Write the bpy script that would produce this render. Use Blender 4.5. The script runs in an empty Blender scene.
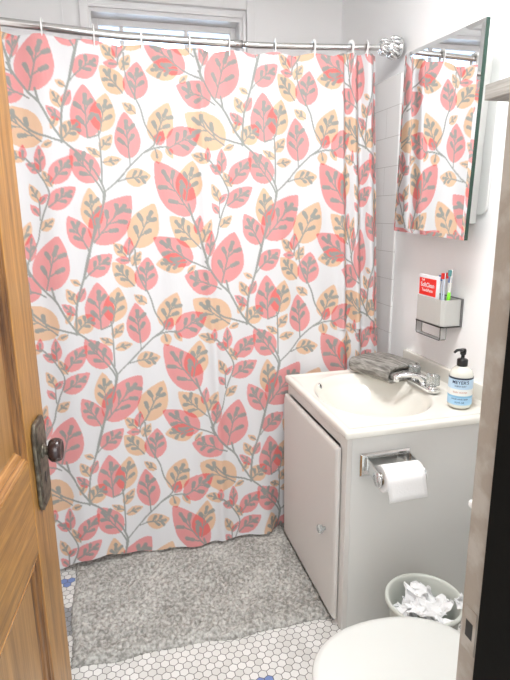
import bpy, bmesh, math, random
import numpy as np
from mathutils import Vector, Matrix, noise

# ------------------------------------------------------------------ camera
sc = bpy.context.scene
C = sc.collection
F_PX, PITCH, YAW, ROLL, EYE = 536.45, 0.234514, 0.252334, -0.011725, 1.478
fw = Vector((math.sin(YAW)*math.cos(PITCH), math.cos(YAW)*math.cos(PITCH), -math.sin(PITCH)))
rt0 = Vector((math.cos(YAW), -math.sin(YAW), 0)); up0 = rt0.cross(fw)
rt = rt0*math.cos(ROLL)+up0*math.sin(ROLL); up = -rt0*math.sin(ROLL)+up0*math.cos(ROLL)
cam_d = bpy.data.cameras.new('camera'); cam = bpy.data.objects.new('camera', cam_d); C.objects.link(cam)
cam.matrix_world = Matrix(((rt.x, up.x, -fw.x, 0), (rt.y, up.y, -fw.y, 0), (rt.z, up.z, -fw.z, EYE), (0, 0, 0, 1)))
cam_d.sensor_fit = 'VERTICAL'; cam_d.sensor_height = 36; cam_d.lens = 36*F_PX/680; cam_d.clip_start = .02
sc.camera = cam

# ------------------------------------------------------------------ sky, lamps, exposure
w = bpy.data.worlds.new('sky'); sc.world = w; w.use_nodes = True
bg = w.node_tree.nodes['Background']; bg.inputs[0].default_value = (.80, .90, 1, 1); bg.inputs[1].default_value = 1.6
def area(name, loc, rot, size, energy, color=(1, 1, 1)):
    l = bpy.data.lights.new(name, 'AREA'); l.shape = 'DISK' if len(size) == 1 else 'RECTANGLE'
    l.size = size[0]
    if len(size) > 1: l.size_y = size[1]
    l.energy = energy; l.color = color
    o = bpy.data.objects.new(name, l); C.objects.link(o); o.location = loc; o.rotation_euler = rot
    return o
area('ceiling_lamp_light', (.62, 1.20, 2.58), (0, 0, 0), (.6,), 27, (.985, .99, 1))
area('added_hall_fill', (.1, -.9, 1.9), (math.radians(80), 0, 0), (1.4, 1.2), 27, (1, .98, .96))  # unseen fill lamp added behind the camera to brighten faces turned towards it
area('window_light', (.35, 3.20, 2.0), (math.radians(-90), 0, 0), (.7, .7), 16, (.86, .93, 1))
sc.view_settings.view_transform = 'Standard'; sc.view_settings.look = 'None'
sc.view_settings.gamma = 1; sc.view_settings.use_curve_mapping = False
sc.view_settings.exposure = 0.17
try:
    sc.cycles.use_denoising = True; sc.cycles.max_bounces = 10; sc.cycles.diffuse_bounces = 6
    sc.cycles.sample_clamp_indirect = 6; sc.cycles.caustics_reflective = False; sc.cycles.caustics_refractive = False
except Exception: pass
R = math.radians

# ------------------------------------------------------------------ material helpers
def M(name, col, rough=.5, metal=0, spec=.5, bump=None, var=None, **kw):
    m = bpy.data.materials.new(name); m.use_nodes = True; nt = m.node_tree; p = nt.nodes['Principled BSDF']
    p.inputs['Base Color'].default_value = (*col, 1); p.inputs['Roughness'].default_value = rough
    p.inputs['Metallic'].default_value = metal; p.inputs['Specular IOR Level'].default_value = spec
    for k, v in kw.items():
        p.inputs[k.replace('_', ' ')].default_value = v
    if bump or var:
        tc = nt.nodes.new('ShaderNodeTexCoord')
    if bump:   # (scale, strength, distance)
        n = nt.nodes.new('ShaderNodeTexNoise'); n.inputs['Scale'].default_value = bump[0]; n.inputs['Detail'].default_value = 4
        b = nt.nodes.new('ShaderNodeBump'); b.inputs['Strength'].default_value = bump[1]; b.inputs['Distance'].default_value = bump[2]
        nt.links.new(tc.outputs['Object'], n.inputs['Vector']); nt.links.new(n.outputs[0], b.inputs['Height'])
        nt.links.new(b.outputs[0], p.inputs['Normal'])
    if var:    # (scale, col2, lo, hi)
        n = nt.nodes.new('ShaderNodeTexNoise'); n.inputs['Scale'].default_value = var[0]; n.inputs['Detail'].default_value = 5
        r = nt.nodes.new('ShaderNodeValToRGB'); r.color_ramp.elements[0].position = var[2]; r.color_ramp.elements[1].position = var[3]
        r.color_ramp.elements[0].color = (*col, 1); r.color_ramp.elements[1].color = (*var[1], 1)
        nt.links.new(tc.outputs['Object'], n.inputs['Vector']); nt.links.new(n.outputs[0], r.inputs[0]); nt.links.new(r.outputs[0], p.inputs['Base Color'])
    return m
def mth(nt, op, a, b=None, c=None):
    n = nt.nodes.new('ShaderNodeMath'); n.operation = op
    for i, v in enumerate((a, b, c)):
        if v is None: continue
        if isinstance(v, (int, float)): n.inputs[i].default_value = v
        else: nt.links.new(v, n.inputs[i])
    return n.outputs[0]
def mix(nt, f, a, b):
    n = nt.nodes.new('ShaderNodeMix'); n.data_type = 'RGBA'
    for s, v in ((n.inputs[0], f), (n.inputs[6], a), (n.inputs[7], b)):
        if isinstance(v, tuple): s.default_value = (*v, 1)
        elif isinstance(v, (int, float)): s.default_value = v
        else: nt.links.new(v, s)
    return n.outputs[2]

def wood(name, dark, light, axis, scale=1.0, rough=.35):
    m = bpy.data.materials.new(name); m.use_nodes = True; nt = m.node_tree; p = nt.nodes['Principled BSDF']
    tc = nt.nodes.new('ShaderNodeTexCoord'); mp = nt.nodes.new('ShaderNodeMapping')
    s = [34*scale]*3; s[axis] = 1.6*scale; mp.inputs['Scale'].default_value = s
    nt.links.new(tc.outputs['Object'], mp.inputs['Vector'])
    n = nt.nodes.new('ShaderNodeTexNoise'); n.inputs['Scale'].default_value = 1.6; n.inputs['Detail'].default_value = 8; n.inputs['Roughness'].default_value = .65; n.inputs['Distortion'].default_value = .6
    nt.links.new(mp.outputs[0], n.inputs['Vector'])
    mp2 = nt.nodes.new('ShaderNodeMapping'); s2 = [160*scale]*3; s2[axis] = 7*scale; mp2.inputs['Scale'].default_value = s2
    nt.links.new(tc.outputs['Object'], mp2.inputs['Vector'])
    n2 = nt.nodes.new('ShaderNodeTexNoise'); n2.inputs['Scale'].default_value = 2; n2.inputs['Detail'].default_value = 3
    nt.links.new(mp2.outputs[0], n2.inputs['Vector'])
    f = mth(nt, 'ADD', mth(nt, 'MULTIPLY', n.outputs[0], .7), mth(nt, 'MULTIPLY', n2.outputs[0], .3))
    r = nt.nodes.new('ShaderNodeValToRGB'); e = r.color_ramp.elements
    e[0].position = .36; e[0].color = (*dark, 1); e[1].position = .62; e[1].color = (*light, 1)
    nt.links.new(f, r.inputs[0]); nt.links.new(r.outputs[0], p.inputs['Base Color'])
    b = nt.nodes.new('ShaderNodeBump'); b.inputs['Strength'].default_value = .25; b.inputs['Distance'].default_value = .002
    nt.links.new(f, b.inputs['Height']); nt.links.new(b.outputs[0], p.inputs['Normal'])
    p.inputs['Roughness'].default_value = rough
    return m

wall_paint = M('white wall paint', (.93, .935, .935), .55, bump=(90, .08, .002))
ceil_paint = M('ceiling paint', (.88, .88, .87), .8)
trim_paint = M('white gloss trim paint', (.90, .905, .905), .35, bump=(40, .1, .002))
jamb_paint = M('old beige jamb paint', (.33, .275, .22), .45, var=(22, (.42, .37, .315), .45, .6), bump=(35, .5, .004))
near_black = M('almost black matte', (.004, .0038, .003), .7, spec=.1, bump=(60, .2, .002))  # one near-black base colour for the door casing and shelf brackets
chrome = M('chrome', (.78, .79, .79), .12, 1)
steel = M('polished rod steel', (.70, .70, .69), .16, 1)
white_plastic = M('white plastic', (.85, .85, .83), .3)
porcelain = M('white porcelain', (.84, .84, .82), .12, Coat_Weight=.4)
seat_plastic = M('white enamel seat', (.64, .655, .625), .22)
marble = M('ivory cultured marble', (.80, .785, .72), .14, Coat_Weight=.3)
cab_paint = M('off white cabinet paint', (.66, .635, .60), .42, bump=(55, .12, .002))
side_paint = M('pale grey cabinet side', (.68, .675, .645), .5, bump=(55, .1, .002))
black_plastic = M('black plastic', (.012, .012, .012), .3)
grey_plastic = M('light grey plastic', (.50, .50, .475), .4)
bin_plastic = M('pale green grey bin plastic', (.56, .58, .53), .35)
bronze = M('aged bronze', (.10, .085, .065), .45, .8, var=(60, (.22, .20, .15), .4, .62), bump=(80, .5, .002))
knob_brown = M('dark brown glazed knob', (.035, .018, .016), .22)
oak_v = wood('golden oak, upright grain', (.15, .065, .011), (.47, .235, .055), 2)
oak_h = wood('golden oak, level grain', (.15, .065, .011), (.47, .235, .055), 0)
oak_panel = wood('golden oak panel', (.20, .095, .022), (.42, .225, .075), 2, .7)
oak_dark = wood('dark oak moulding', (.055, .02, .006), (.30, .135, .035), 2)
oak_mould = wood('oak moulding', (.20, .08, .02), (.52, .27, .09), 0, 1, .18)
shelf_wood = wood('weathered grey wood', (.15, .14, .125), (.36, .345, .315), 1, .8, .7)
mirror_glass = M('mirror silver', (.93, .94, .94), .015, 1)
mirror_edge = M('dark green mirror edge', (.012, .045, .030), .15)
acrylic = M('clear acrylic', (.85, .90, .88), .08, Transmission_Weight=.75, IOR=1.45)
frost = M('smoky clear plastic', (.72, .72, .70), .2, Transmission_Weight=.55, IOR=1.3)
paper = M('soft white tissue paper', (.86, .86, .85), .9, bump=(180, .35, .002))
tissue = M('crumpled tissue', (.84, .84, .84), .9, bump=(70, .3, .003))
tub_enamel = M('white tub enamel', (.74, .74, .72), .2)

# ------------------------------------------------------------------ mesh helpers
def new_obj(name, bm, m, parent=None, smooth=False, bev=0, loc=None, rot=None, seg=2):
    me = bpy.data.meshes.new(name)
    bmesh.ops.recalc_face_normals(bm, faces=bm.faces[:])
    if smooth:
        for f in bm.faces: f.smooth = True
    bm.to_mesh(me); bm.free()
    for mm in (m if isinstance(m, (list, tuple)) else [m]): me.materials.append(mm)
    o = bpy.data.objects.new(name, me); C.objects.link(o)
    if parent: o.parent = parent
    if loc: o.location = loc
    if rot: o.rotation_euler = rot
    if bev:
        b = o.modifiers.new('bevel', 'BEVEL'); b.width = bev; b.segments = seg; b.limit_method = 'ANGLE'; b.angle_limit = R(40)
        if not smooth:
            for p in me.polygons: p.use_smooth = True
            wn = o.modifiers.new('normals', 'WEIGHTED_NORMAL'); wn.keep_sharp = False
    return o
def tag(o, label, cat=None, group=None, kind=None):
    if label: o['label'] = label
    if cat: o['category'] = cat
    if group: o['group'] = group
    if kind: o['kind'] = kind
    return o
def thing(name, loc, label, cat, group=None, rot=(0, 0, 0)):
    o = bpy.data.objects.new(name, None); C.objects.link(o); o.location = loc; o.rotation_euler = rot
    o.empty_display_size = .05
    return tag(o, label, cat, group)
def struct(name, bm, m, label, parent=None, **k):
    o = new_obj(name, bm, m, parent, **k)
    if not parent: tag(o, label, None, None, 'structure')
    return o
def box(bm, x0, x1, y0, y1, z0, z1, mi=0):
    v = [bm.verts.new((x, y, z)) for x in (x0, x1) for y in (y0, y1) for z in (z0, z1)]
    fs = [bm.faces.new([v[i] for i in q]) for q in ((0, 1, 3, 2), (4, 6, 7, 5), (0, 4, 5, 1), (2, 3, 7, 6), (0, 2, 6, 4), (1, 5, 7, 3))]
    for f in fs: f.material_index = mi
    return bm
def B(*a): return box(bmesh.new(), *a)
def lathe(bm, prof, n=40, c=(0, 0, 0), axis='Z', sx=1, sy=1, cap=True, mi=0):
    """prof: list of (r, h)."""
    rings = []
    for r, h in prof:
        ring = []
        for i in range(n):
            a = 2*math.pi*i/n; x, y = r*math.cos(a)*sx, r*math.sin(a)*sy
            p = {'Z': (x, y, h), 'X': (h, x, y), 'Y': (x, h, y)}[axis]
            ring.append(bm.verts.new((p[0]+c[0], p[1]+c[1], p[2]+c[2])))
        rings.append(ring)
    for a, b in zip(rings, rings[1:]):
        for i in range(n):
            f = bm.faces.new((a[i], a[(i+1) % n], b[(i+1) % n], b[i])); f.material_index = mi
    if cap:
        for r_ in (rings[0], rings[-1]):
            f = bm.faces.new(r_); f.material_index = mi
    return bm
def tube(bm, pts, r, n=12, closed=False, rs=None, mi=0):
    pts = [Vector(p) for p in pts]; N = len(pts); rings = []; prev = None
    for i, p in enumerate(pts):
        if closed: t = pts[(i+1) % N]-pts[i-1]
        else: t = pts[min(i+1, N-1)]-pts[max(i-1, 0)]
        t.normalize()
        if prev is None:
            ref = Vector((0, 0, 1)) if abs(t.z) < .9 else Vector((1, 0, 0)); u = t.cross(ref).normalized()
        else:
            u = (prev-t*prev.dot(t)).normalized()
        prev = u; v = t.cross(u); rr = rs[i] if rs else r
        if isinstance(rr, (int, float)): rr = (rr, rr)
        rings.append([bm.verts.new(p+u*math.cos(2*math.pi*k/n)*rr[0]+v*math.sin(2*math.pi*k/n)*rr[1]) for k in range(n)])
    for i in range(N if closed else N-1):
        a, b = rings[i], rings[(i+1) % N]
        for k in range(n): bm.faces.new((a[k], a[(k+1) % n], b[(k+1) % n], b[k])).material_index = mi
    if not closed: bm.faces.new(rings[0]); bm.faces.new(rings[-1])
    return bm
def prism(bm, poly, y0, y1, plane='XZ'):
    f = {'XZ': lambda a, b, h: (a, h, b), 'YZ': lambda a, b, h: (h, a, b), 'XY': lambda a, b, h: (a, b, h)}[plane]
    A = [bm.verts.new(f(a, b, y0)) for a, b in poly]; Bv = [bm.verts.new(f(a, b, y1)) for a, b in poly]
    n = len(poly); bm.faces.new(A); bm.faces.new(Bv)
    for i in range(n): bm.faces.new((A[i], A[(i+1) % n], Bv[(i+1) % n], Bv[i]))
    return bm
def text_mesh(name, s, size, m, parent, place, depth=.0004):
    """lettering: font outline turned to mesh, each vertex placed by place(x, y, z)"""
    cu = bpy.data.curves.new(name, 'FONT'); cu.body = s; cu.size = size; cu.extrude = depth; cu.align_x = 'CENTER'; cu.align_y = 'CENTER'; cu.resolution_u = 3; cu.offset = size*.012
    t = bpy.data.objects.new(name, cu); C.objects.link(t); bpy.context.view_layer.update()
    me = bpy.data.meshes.new_from_object(t.evaluated_get(bpy.context.evaluated_depsgraph_get()))
    bpy.data.objects.remove(t); bpy.data.curves.remove(cu)
    for v in me.vertices: v.co = place(*v.co)
    me.materials.clear(); me.materials.append(m)
    o = bpy.data.objects.new(name, me); C.objects.link(o); o.parent = parent
    return o

# ------------------------------------------------------------------ the room
XL, XR, YB, ZC = -.46, 1.28, 3.0, 2.75
def hex_floor():
    m = bpy.data.materials.new('small white hexagon mosaic'); m.use_nodes = True; nt = m.node_tree; p = nt.nodes['Principled BSDF']
    tc = nt.nodes.new('ShaderNodeTexCoord'); sp = nt.nodes.new('ShaderNodeSeparateXYZ'); nt.links.new(tc.outputs['Object'], sp.inputs[0])
    P = .0292
    x = mth(nt, 'DIVIDE', mth(nt, 'ADD', sp.outputs[0], 5*P+.003), P); y = mth(nt, 'DIVIDE', mth(nt, 'ADD', sp.outputs[1], .006), P)
    S3 = math.sqrt(3)
    ax = mth(nt, 'SUBTRACT', mth(nt, 'FLOORED_MODULO', x, 1.0), .5); ay = mth(nt, 'SUBTRACT', mth(nt, 'FLOORED_MODULO', y, S3), S3/2)
    bx = mth(nt, 'SUBTRACT', mth(nt, 'FLOORED_MODULO', mth(nt, 'SUBTRACT', x, .5), 1.0), .5)
    by = mth(nt, 'SUBTRACT', mth(nt, 'FLOORED_MODULO', mth(nt, 'SUBTRACT', y, S3/2), S3), S3/2)
    la = mth(nt, 'ADD', mth(nt, 'MULTIPLY', ax, ax), mth(nt, 'MULTIPLY', ay, ay)); lb = mth(nt, 'ADD', mth(nt, 'MULTIPLY', bx, bx), mth(nt, 'MULTIPLY', by, by))
    s = mth(nt, 'LESS_THAN', la, lb)
    def sel(a, b): return mth(nt, 'ADD', mth(nt, 'MULTIPLY', a, s), mth(nt, 'MULTIPLY', b, mth(nt, 'SUBTRACT', 1.0, s)))
    gx, gy = sel(ax, bx), sel(ay, by)
    cx, cy = mth(nt, 'MULTIPLY', mth(nt, 'SUBTRACT', x, gx), P), mth(nt, 'MULTIPLY', mth(nt, 'SUBTRACT', y, gy), P)
    agx, agy = mth(nt, 'ABSOLUTE', gx), mth(nt, 'ABSOLUTE', gy)
    hd = mth(nt, 'MAXIMUM', agx, mth(nt, 'ADD', mth(nt, 'MULTIPLY', agx, .5), mth(nt, 'MULTIPLY', agy, S3/2)))
    tile = nt.nodes.new('ShaderNodeMapRange'); tile.inputs[1].default_value = .455; tile.inputs[2].default_value = .475; tile.inputs[3].default_value = 1; tile.inputs[4].default_value = 0
    nt.links.new(hd, tile.inputs[0])
    wn = nt.nodes.new('ShaderNodeTexWhiteNoise'); wn.noise_dimensions = '2D'; cb = nt.nodes.new('ShaderNodeCombineXYZ')
    nt.links.new(mth(nt, 'ROUND', mth(nt, 'MULTIPLY', cx, 400)), cb.inputs[0]); nt.links.new(mth(nt, 'ROUND', mth(nt, 'MULTIPLY', cy, 400)), cb.inputs[1]); nt.links.new(cb.outputs[0], wn.inputs[0])
    col = mix(nt, wn.outputs[0], (.62, .615, .585), (.76, .755, .73))
    def near(px, py, r, c, base):
        dx = mth(nt, 'SUBTRACT', cx, px+5*P+.003); dy = mth(nt, 'SUBTRACT', cy, py+.006)
        d = mth(nt, 'LESS_THAN', mth(nt, 'ADD', mth(nt, 'MULTIPLY', dx, dx), mth(nt, 'MULTIPLY', dy, dy)), r*r)
        return mix(nt, d, base, c)
    for px, py, r, c in ((.372, 1.372, .034, (.17, .25, .50)), (-.285, 2.06, .028, (.17, .25, .50)), (-.275, 1.86, .05, (.28, .29, .30)), (-.275, 1.79, .05, (.28, .29, .30))):
        col = near(px, py, r, c, col)
    fin = mix(nt, tile.outputs[0], (.06, .057, .05), col); nt.links.new(fin, p.inputs['Base Color'])
    b = nt.nodes.new('ShaderNodeBump'); b.inputs['Strength'].default_value = .6; b.inputs['Distance'].default_value = .0015
    nt.links.new(tile.outputs[0], b.inputs['Height']); nt.links.new(b.outputs[0], p.inputs['Normal'])
    p.inputs['Roughness'].default_value = .3
    return m
struct('floor', B(XL-.1, XR+.1, -.2, YB+.1, -.08, 0), hex_floor(), 'white hexagon mosaic floor with dark grout and a few blue tiles')
struct('ceiling', B(XL-.1, XR+.1, .42, YB+.3, ZC, ZC+.1), ceil_paint, 'white ceiling above the bathroom')
struct('wall_left', B(XL-.1, XL, .42, YB+.1, 0, ZC), wall_paint, 'white wall behind the open oak door')
struct('wall_right', B(XR, XR+.1, .42, YB+.1, 0, ZC), wall_paint, 'white painted wall behind the sink and the mirror cabinet')
# back wall with the window opening
WX0, WX1, WZ0, WZ1 = -.041, .722, 1.55, 2.445
bm = bmesh.new()
box(bm, XL-.1, WX0, YB, YB+.16, 0, ZC); box(bm, WX1, XR+.1, YB, YB+.16, 0, ZC)
box(bm, WX0, WX1, YB, YB+.16, WZ1, ZC); box(bm, WX0, WX1, YB, YB+.16, 0, WZ0)
struct('wall_back', bm, wall_paint, 'white wall with the high window beyond the shower curtain')
struct('trim_1', B(-.172, -.160, YB-.006, YB, 0, ZC), trim_paint, 'thin upright panel joint on the white back wall left of the window')
# door wall with the doorway
bm = bmesh.new()
box(bm, XL-.1, -.30, .44, .56, 0, ZC); box(bm, .52, XR+.1, .44, .56, 0, ZC); box(bm, -.30, .52, .44, .56, 2.08, ZC)
struct('wall_front', bm, wall_paint, 'white wall that holds the doorway')
struct('trim_2', B(.46, .52, .538, .582, 0, 2.06), jamb_paint, 'worn beige painted door jamb at the right edge', bev=.004)
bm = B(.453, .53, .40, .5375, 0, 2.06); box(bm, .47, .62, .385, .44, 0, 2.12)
struct('trim_3', bm, near_black, 'almost black door casing at the right edge', bev=.003)
bm = B(-.33, -.29, .40, .582, 0, 2.06); box(bm, -.33, .52, .40, .582, 2.06, 2.10)
struct('trim_4', bm, jamb_paint, 'beige door jamb on the hinge side and door head')
sp = thing('strike_plate', (.46, .56, .886), 'small dark metal strike plate let into the beige door jamb', 'latch plate')
bm = bmesh.new()
for a in ((-.0015, .0003, -.014, .014, -.035, -.014), (-.0015, .0003, -.014, .014, .014, .035), (-.0015, .0003, -.014, -.008, -.014, .014), (-.0015, .0003, .008, .014, -.014, .014)): box(bm, *a)
new_obj('plate', bm, jamb_paint, sp); new_obj('latch_hole', B(-.001, .0005, -.008, .008, -.014, .014), black_plastic, sp)

# window
def frame(bm, x0, x1, z0, z1, t, y0, y1, bottom=True):
    box(bm, x0, x0+t, y0, y1, z0, z1); box(bm, x1-t, x1, y0, y1, z0, z1); box(bm, x0+t, x1-t, y0, y1, z1-t, z1)
    if bottom: box(bm, x0+t, x1-t, y0, y1, z0, z0+t)
bm = bmesh.new(); frame(bm, WX0-.042, WX1+.066, WZ0-.05, WZ1+.085, .045, YB-.028, YB)
frame(bm, WX0-.018, WX1+.02, WZ0-.02, WZ1+.022, .018, YB-.016, YB+.0)
win = struct('window_1', bm, trim_paint, 'high white sash window behind the top of the shower curtain', bev=.004)
bm = bmesh.new(); frame(bm, WX0+.0005, WX1-.0005, WZ0+.0005, WZ1-.0005, .012, YB+.001, YB+.155); o = new_obj('window_reveal', bm, trim_paint, win)
bm = bmesh.new(); frame(bm, WX0+.013, WX1-.013, WZ0+.013, WZ1-.013, .030, YB+.09, YB+.13)
for x in (.108+.006, .424+.02): box(bm, x-.010, x+.010, YB+.095, YB+.125, WZ0+.04, WZ1-.04)
box(bm, WX0+.04, WX1-.04, YB+.09, YB+.13, 1.96, 2.0)
new_obj('sash', bm, trim_paint, win, bev=.003)
glass = M('window glass', (.75, .86, 1), .25, Transmission_Weight=1, IOR=1.1)
new_obj('pane', B(WX0+.04, WX1-.04, YB+.108, YB+.112, WZ0+.04, WZ1-.04), glass, win)

# tub surround tile, standing proud of the plaster on the right wall
def wall_tile():
    m = bpy.data.materials.new('glossy white wall tile'); m.use_nodes = True; nt = m.node_tree; p = nt.nodes['Principled BSDF']
    tc = nt.nodes.new('ShaderNodeTexCoord'); sp = nt.nodes.new('ShaderNodeSeparateXYZ'); nt.links.new(tc.outputs['Object'], sp.inputs[0])
    H, Wd, g = .1295, .262, .0022
    u = mth(nt, 'ADD', sp.outputs[0], sp.outputs[1]); z = mth(nt, 'ADD', sp.outputs[2], .009)
    row = mth(nt, 'FLOOR', mth(nt, 'DIVIDE', z, H)); off = mth(nt, 'MULTIPLY', mth(nt, 'FLOORED_MODULO', row, 2.0), Wd/2)
    fz = mth(nt, 'FLOORED_MODULO', z, H); fu = mth(nt, 'FLOORED_MODULO', mth(nt, 'ADD', mth(nt, 'ADD', u, off), -.02), Wd)
    gr = mth(nt, 'MAXIMUM', mth(nt, 'LESS_THAN', fz, g), mth(nt, 'LESS_THAN', fu, g*.7))
    nt.links.new(mix(nt, gr, (.88, .88, .87), (.60, .59, .56)), p.inputs['Base Color'])
    p.inputs['Roughness'].default_value = .15
    b = nt.nodes.new('ShaderNodeBump'); b.inputs['Strength'].default_value = .5; b.inputs['Distance'].default_value = .001; b.invert = True
    nt.links.new(gr, b.inputs['Height']); nt.links.new(b.outputs[0], p.inputs['Normal'])
    return m
tile_m = wall_tile()
struct('trim_5', B(1.268, 1.28, 2.30, YB, 0, 2.065), tile_m, 'white wall tiles of the tub surround on the right wall', bev=.006)
struct('trim_6', B(XL, 1.268, YB-.012, YB, 0, 1.5), tile_m, 'white wall tiles behind the tub under the window')
# ------------------------------------------------------------------ oak door, swung open on the left
HX, HY, FX, FY = -.255, .60, -.184, 1.25
ang = math.atan2(FY-HY, FX-HX); DW = math.hypot(FX-HX, FY-HY)
door = bpy.data.objects.new('door_1', None); C.objects.link(door); door.location = (HX, HY, .012); door.rotation_euler = (0, 0, ang)
tag(door, 'golden oak panel door standing open on the left', None, None, 'structure')
# local frame: x from hinge to free edge, y<0 towards the room (camera side), z up
T, SW, MW = .036, .150, .042
DH = 2.03
def dstile(x0, x1): return new_obj('stile', B(x0, x1, 0, T, 0, DH), oak_v, door, bev=.0025)
dstile(0, SW); dstile(DW-SW, DW)
rails = ((0, .235), (.760, .972), (1.90, DH))
for z0, z1 in rails: new_obj('rail', B(SW, DW-SW, .0002, T-.0002, z0, z1), oak_h, door, bev=.002)
for z0, z1 in ((.235, .760), (.972, 1.90)):
    new_obj('door_panel', B(SW-.008, DW-SW+.008, .013, T-.012, z0-.008, z1+.008), oak_panel, door)
    # sticking: stepped moulding all round the panel, one mesh a side
    prof = [(0, .001), (.005, .0035), (.009, .0035), (.013, .009), (.020, .006), (.028, .008), (.034, .012), (.040, .013)]
    for side in range(4):
        bm = bmesh.new(); rows = []
        for d, y in prof:
            X0, X1, Z0, Z1 = SW+d, DW-SW-d, z0+d, z1-d
            e = {0: ((X1, Z0), (X1, Z1)), 1: ((X0, Z0), (X0, Z1)), 2: ((X0, Z0), (X1, Z0)), 3: ((X0, Z1), (X1, Z1))}[side]
            rows.append([bm.verts.new((e[0][0], y, e[0][1])), bm.verts.new((e[1][0], y, e[1][1])),
                         bm.verts.new((e[1][0], T-y, e[1][1])), bm.verts.new((e[0][0], T-y, e[0][1]))])
        for a, b in zip(rows, rows[1:]):
            bm.faces.new((a[0], a[1], b[1], b[0])); bm.faces.new((a[3], a[2], b[2], b[3]))
            bm.faces.new((a[0], b[0], b[3], a[3])); bm.faces.new((a[1], a[2], b[2], b[1]))
        bm.faces.new(rows[0]); bm.faces.new(rows[-1])
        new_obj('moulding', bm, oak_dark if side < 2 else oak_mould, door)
# lock plate and knob
px = DW-.074
pl = bmesh.new()
pz0, pz1 = .832, 1.034
prism(pl, [(px-.043, pz0+.020), (px-.030, pz0), (px+.030, pz0), (px+.043, pz0+.020), (px+.043, pz1-.020), (px+.030, pz1), (px-.030, pz1), (px-.043, pz1-.020)], -.009, -.0002)
plate = new_obj('lock_plate', pl, bronze, door, bev=.002); plate['label'] = 'aged bronze lock plate with cut corners'
pl = bmesh.new(); prism(pl, [(px-.033, pz0+.024), (px-.024, pz0+.010), (px+.024, pz0+.010), (px+.033, pz0+.024), (px+.033, pz1-.024), (px+.024, pz1-.010), (px-.024, pz1-.010), (px-.033, pz1-.024)], -.0105, -.0085)
new_obj('plate_face', pl, bronze, plate, bev=.001)
bm = bmesh.new(); lathe(bm, [(.0055, -.0118), (.0055, -.0100)], 16, (px, 0, .905), 'Y'); box(bm, px-.003, px+.003, -.0118, -.010, .887, .905)
new_obj('keyhole', bm, black_plastic, plate)
kn = bmesh.new(); lathe(kn, [(.017, -.0100), (.017, -.013), (.011, -.015), (.010, -.020), (.013, -.023)], 28, (px, 0, .960), 'Y')
new_obj('knob_neck', kn, bronze, door, smooth=True)
kn = bmesh.new(); lathe(kn, [(.013, -.022), (.021, -.0245), (.0255, -.030), (.0270, -.037), (.0255, -.045), (.022, -.0505), (.020, -.0508), (.016, -.049), (.001, -.048)], 40, (px, 0, .960), 'Y')
k = new_obj('door_knob', kn, knob_brown, door, smooth=True); k['label'] = 'round dark brown glazed knob'
for z in (.25, 1.75):
    kn = bmesh.new(); lathe(kn, [(.006, z), (.006, z+.09)], 12, (-.004, -.004, 0)); new_obj('hinge', kn, bronze, door, smooth=True)

# ------------------------------------------------------------------ bathtub behind the curtain
tub = thing('bathtub', (.40, 2.607, 0), 'white bathtub almost hidden behind the leafy shower curtain', 'bathtub')
def tubz(x, y):
    d = max(abs(x)/.78, abs(y)/.30)
    d2 = ((abs(x)/.74)**6+(abs(y)/.285)**6)**(1/6)
    return .42-.34*max(0, min(1, (1-d2)*4))**.7 if d2 < 1 else .42
nx, ny = 80, 50; bm = bmesh.new(); g = []
for i in range(nx+1):
    for j in range(ny+1):
        x = -.84+1.68*i/nx; y = -.36+.72*j/ny; g.append(bm.verts.new((x, y, tubz(x, y))))
for i in range(nx):
    for j in range(ny): bm.faces.new((g[i*(ny+1)+j], g[(i+1)*(ny+1)+j], g[(i+1)*(ny+1)+j+1], g[i*(ny+1)+j+1]))
new_obj('basin', bm, tub_enamel, tub, smooth=True)
new_obj('apron', B(-.84, .84, -.36, -.345, 0, .4195), tub_enamel, tub, bev=.006)

# ------------------------------------------------------------------ curtain rod
rodpts = [(-.46, 2.166), (-.342, 2.159), (-.137, 2.149), (.079, 2.139), (.308, 2.1365), (.634, 2.137), (.95, 2.149), (1.262, 2.165)]
def rodz(x): return float(np.interp(x, [p[0] for p in rodpts], [p[1] for p in rodpts]))
rod = thing('shower_curtain_rod', (.4, 2.32, 2.14), 'polished steel shower rod with an ornate chrome end on the white tile', 'curtain rod')
def rel(o, root):   # geometry written in room coordinates, hung on a thing whose origin is elsewhere
    o.parent = root; o.matrix_parent_inverse = Matrix.Identity(4)
    T_ = Matrix.Translation(-Vector(root.location)); o.data.transform(Matrix.Rotation(-root.rotation_euler[2], 4, 'Z') @ T_ if root.rotation_euler[2] else T_)
    return o
xs = np.linspace(-.458, .56, 24); rel(new_obj('outer_tube', tube(bmesh.new(), [(x, 2.32, rodz(x)) for x in xs], .0150, 20), steel, smooth=True), rod)
xs = np.linspace(.55, 1.20, 20); rel(new_obj('inner_tube', tube(bmesh.new(), [(x, 2.32, rodz(x)) for x in xs], .0122, 20), steel, smooth=True), rod)
bm = bmesh.new()
lathe(bm, [(.014, 1.165), (.022, 1.17), (.026, 1.18), (.020, 1.19), (.022, 1.20), (.032, 1.212), (.036, 1.228), (.030, 1.24), (.040, 1.250), (.042, 1.262)], 36, (0, 2.32, rodz(1.22)), 'X')
o = new_obj('end_flange', bm, chrome, smooth=True); rel(o, rod)
bm = bmesh.new()
for k in range(12):   # leafy petals cast on the flange
    a = 2*math.pi*k/12
    for (x0, r0, x1, r1, rr) in ((1.170, .022, 1.205, .027, .0055), (1.212, .030, 1.252, .041, .007)):
        pts = []
        for t in np.linspace(0, 1, 6):
            r_ = r0+(r1-r0)*t+.006*math.sin(math.pi*t); aa = a+.35*t
            pts.append((x0+(x1-x0)*t, 2.32+r_*math.cos(aa), rodz(1.22)+r_*math.sin(aa)))
        tube(bm, pts, rr, 6, rs=[rr*.5, rr, rr, rr, rr*.8, rr*.4])
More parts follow.
